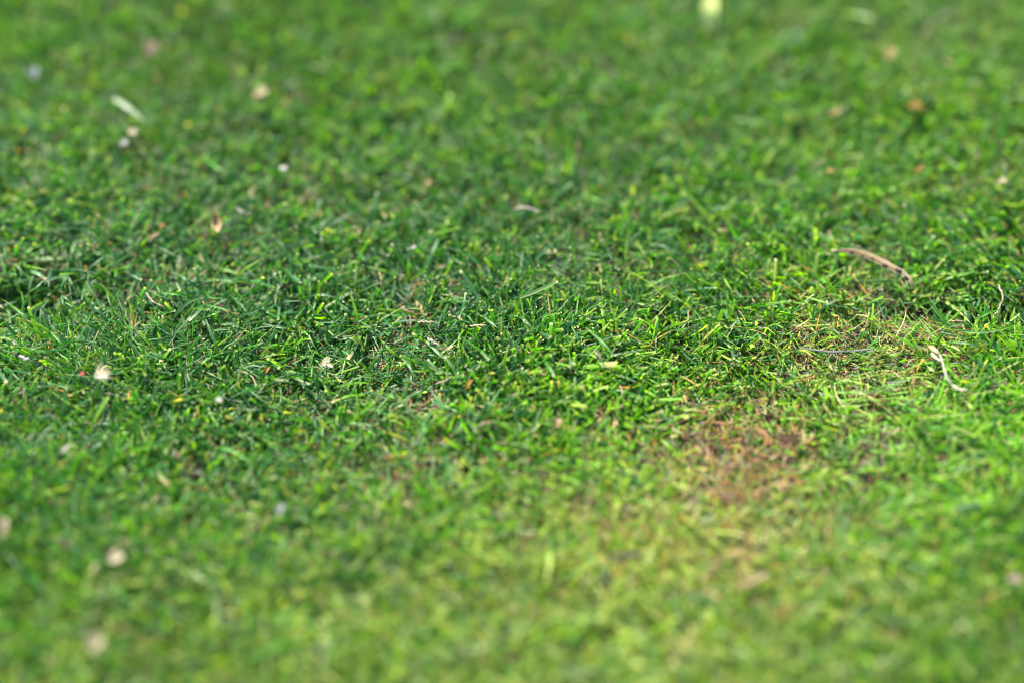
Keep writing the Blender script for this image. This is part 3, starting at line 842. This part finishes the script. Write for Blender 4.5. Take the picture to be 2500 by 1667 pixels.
# --- small leaves and petals
s = lambda n_, x: mpp(*n_)[0] * x
sheet('petal', 199, 911, .0245, .0027, .0021, R(-50), .5, .7, .25, (.46, .055, .075), (.62, .13, .13), 'tiny coral red petal beside the cream feathery husk', 'petal', shape='petal')
sheet('petal', 534, 976, .0235, .0034, .0022, R(-35), .25, .5, .45, (.55, .57, .62), (.62, .65, .60), 'folded greyish white petal caught between green blades', 'petal', shape='petal')
sheet('dry_leaf', 530, 551, .0235, .0095, .0042, R(100), .25, -1.7, .5, (.74, .62, .42), (.58, .38, .13), 'curled cream and ochre dry leaf standing in the grass', 'leaf')
sheet('leaf_scrap', 652, 902, .019, .0028, .0022, R(60), .3, .8, .4, (.50, .23, .03), (.45, .26, .05), 'small orange dead leaf scrap near the hairy cream seed', 'leaf scrap', shape='scrap', m=M_DRY)
sheet('leaf_scrap', 396, 552, .022, .0027, .0018, R(10), .2, .6, .3, (.48, .19, .06), (.42, .18, .05), 'tiny rust orange leaf scrap touching a pinkish brown shred', 'leaf scrap', shape='scrap', m=M_DRY)
sheet('leaf_scrap', 374, 578, .022, .0058, .0014, R(38), .2, 1.2, .3, (.46, .30, .20), (.42, .26, .16), 'narrow pinkish brown shred beside the tiny rust scrap', 'leaf scrap', shape='strip', m=M_DRY)
sheet('petal', 1010, 605, .024, .0026, .0018, R(20), .4, .4, .4, (.72, .74, .78), (.68, .7, .7), 'tiny bright white fleck on dark green turf', 'petal', shape='scrap')
sheet('leaf_scrap', 1143, 938, .019, .0052, .0017, R(55), .4, .9, .4, (.52, .27, .025), (.48, .30, .03), 'amber withered leaf at the foot of the glossy tuft', 'leaf scrap', m=M_DRY)
sheet('leaf_scrap', 1361, 1031, .018, .0042, .0030, R(70), .3, 1.0, .4, (.58, .36, .18), (.55, .40, .24), 'crumpled orange tan leaf scrap among bright cut tips', 'leaf scrap', shape='scrap', m=M_DRY, crumple=.3)
sheet('petal', 683, 1245, .026, .0050, .0030, R(65), .7, .5, .3, (.66, .68, .70), (.72, .72, .70), 'upright white petal flake standing alone in pale grass', 'petal', shape='petal')
sheet('petal', 283, 1361, .025, .0056, .0052, R(20), .3, .7, .3, (.74, .66, .52), (.70, .60, .44), 'round cream dry petal, smaller and paler of two alike', 'petal', shape='petal')
sheet('petal', 232, 1571, .024, .0066, .0060, R(50), .3, .7, .3, (.60, .52, .36), (.56, .50, .34), 'round beige dry petal, larger and duller of two alike', 'petal', shape='petal')
sheet('petal', 6, 1290, .027, .0075, .0046, R(70), .7, .6, .3, (.72, .58, .38), (.72, .64, .48), 'tilted peach cream petal standing in thick grass', 'petal', shape='petal')
sheet('seed_scale', 428, 1108, .024, .0030, .0016, R(95), .5, .5, .4, (.62, .48, .34), (.66, .54, .4), 'tiny beige seed scale perched on grass tips', 'seed scale')
sheet('leaf_scrap', 160, 1094, .022, .0050, .0016, R(40), .3, 1.0, .3, (.62, .58, .52), (.56, .48, .38), 'thin whitish curled scrap between the red petal and tilted peach petal', 'leaf scrap', shape='strip', m=M_DRY)
sheet('petal', 636, 229, .026, .0068, .0050, R(10), .3, .6, .3, (.66, .56, .34), (.62, .54, .36), 'wide tan cream petal on its own in deep green lawn', 'petal', shape='petal')
sheet('petal', 369, 121, .024, .0074, .0066, R(80), .3, .6, .3, (.30, .22, .17), (.32, .24, .19), 'dull pinkish brown round dead petal', 'petal', shape='petal')
sheet('petal', 322, 324, .026, .0046, .0036, R(-40), .3, .6, .3, (.62, .50, .40), (.64, .55, .44), 'small pinkish cream petal touching a lilac white one', 'petal', shape='petal')
sheet('petal', 302, 352, .025, .0042, .0032, R(10), .3, .4, .3, (.54, .54, .60), (.56, .56, .60), 'small lilac white petal touching a pinkish cream one', 'petal', shape='petal')
sheet('petal', 690, 412, .025, .0040, .0026, R(-30), .3, .4, .3, (.66, .70, .68), (.62, .66, .62), 'small greenish white petal in smooth green lawn', 'petal', shape='petal')
sheet('petal', 82, 180, .025, .0060, .0052, R(80), .5, .4, .3, (.38, .44, .50), (.40, .46, .50), 'bluish grey petal in dark green lawn', 'petal', shape='petal')
sheet('dry_leaf', 2172, 130, .025, .0076, .0056, R(60), .3, .7, .3, (.42, .34, .15), (.44, .38, .17), 'roundish olive tan dead leaf in light green lawn', 'leaf')
sheet('leaf_scrap', 2040, 275, .024, .0056, .0026, R(25), .3, .7, .3, (.42, .24, .10), (.46, .32, .15), 'narrow orange brown leaf scrap between the ochre leaf and olive tan leaf', 'leaf scrap', shape='scrap', m=M_DRY)
sheet('dry_leaf', 2234, 262, .022, .0075, .0054, R(-30), .3, .8, .3, (.34, .21, .04), (.36, .26, .05), 'crumpled ochre brown dead leaf sunk in lawn', 'leaf', crumple=.3)
sheet('petal', 2447, 443, .025, .0034, .0030, R(0), .3, .4, .3, (.70, .58, .44), (.66, .56, .42), 'tiny round peach petal, the nearest petal to the seed pod', 'petal', shape='petal')
sheet('petal', 2477, 1412, .022, .0050, .0032, R(-15), .3, .5, .3, (.52, .40, .32), (.54, .44, .34), 'small pinkish beige petal in bright green grass', 'petal', shape='petal')
sheet('dry_leaf', 1843, 1412, .018, .0120, .0030, R(28), .15, .7, .3, (.46, .36, .20), (.50, .40, .26), 'long tan dead leaf on the pale yellowish grass', 'leaf')
sheet('leaf_scrap', 1046, 447, .025, .0036, .0026, R(45), .3, .5, .3, (.50, .40, .25), (.48, .38, .22), 'small beige scrap in even green lawn', 'leaf scrap', shape='scrap')
sheet('leaf_scrap', 2027, 418, .025, .0028, .0022, R(0), .3, .5, .3, (.50, .28, .08), (.48, .3, .1), 'tiny round orange scrap in bright green lawn', 'leaf scrap', shape='scrap', m=M_DRY)
sheet('leaf_scrap', 2246, 412, .025, .0044, .0014, R(40), .3, .5, .3, (.52, .24, .06), (.48, .24, .07), 'slim orange sliver in bright green lawn', 'leaf scrap', shape='strip', m=M_DRY)
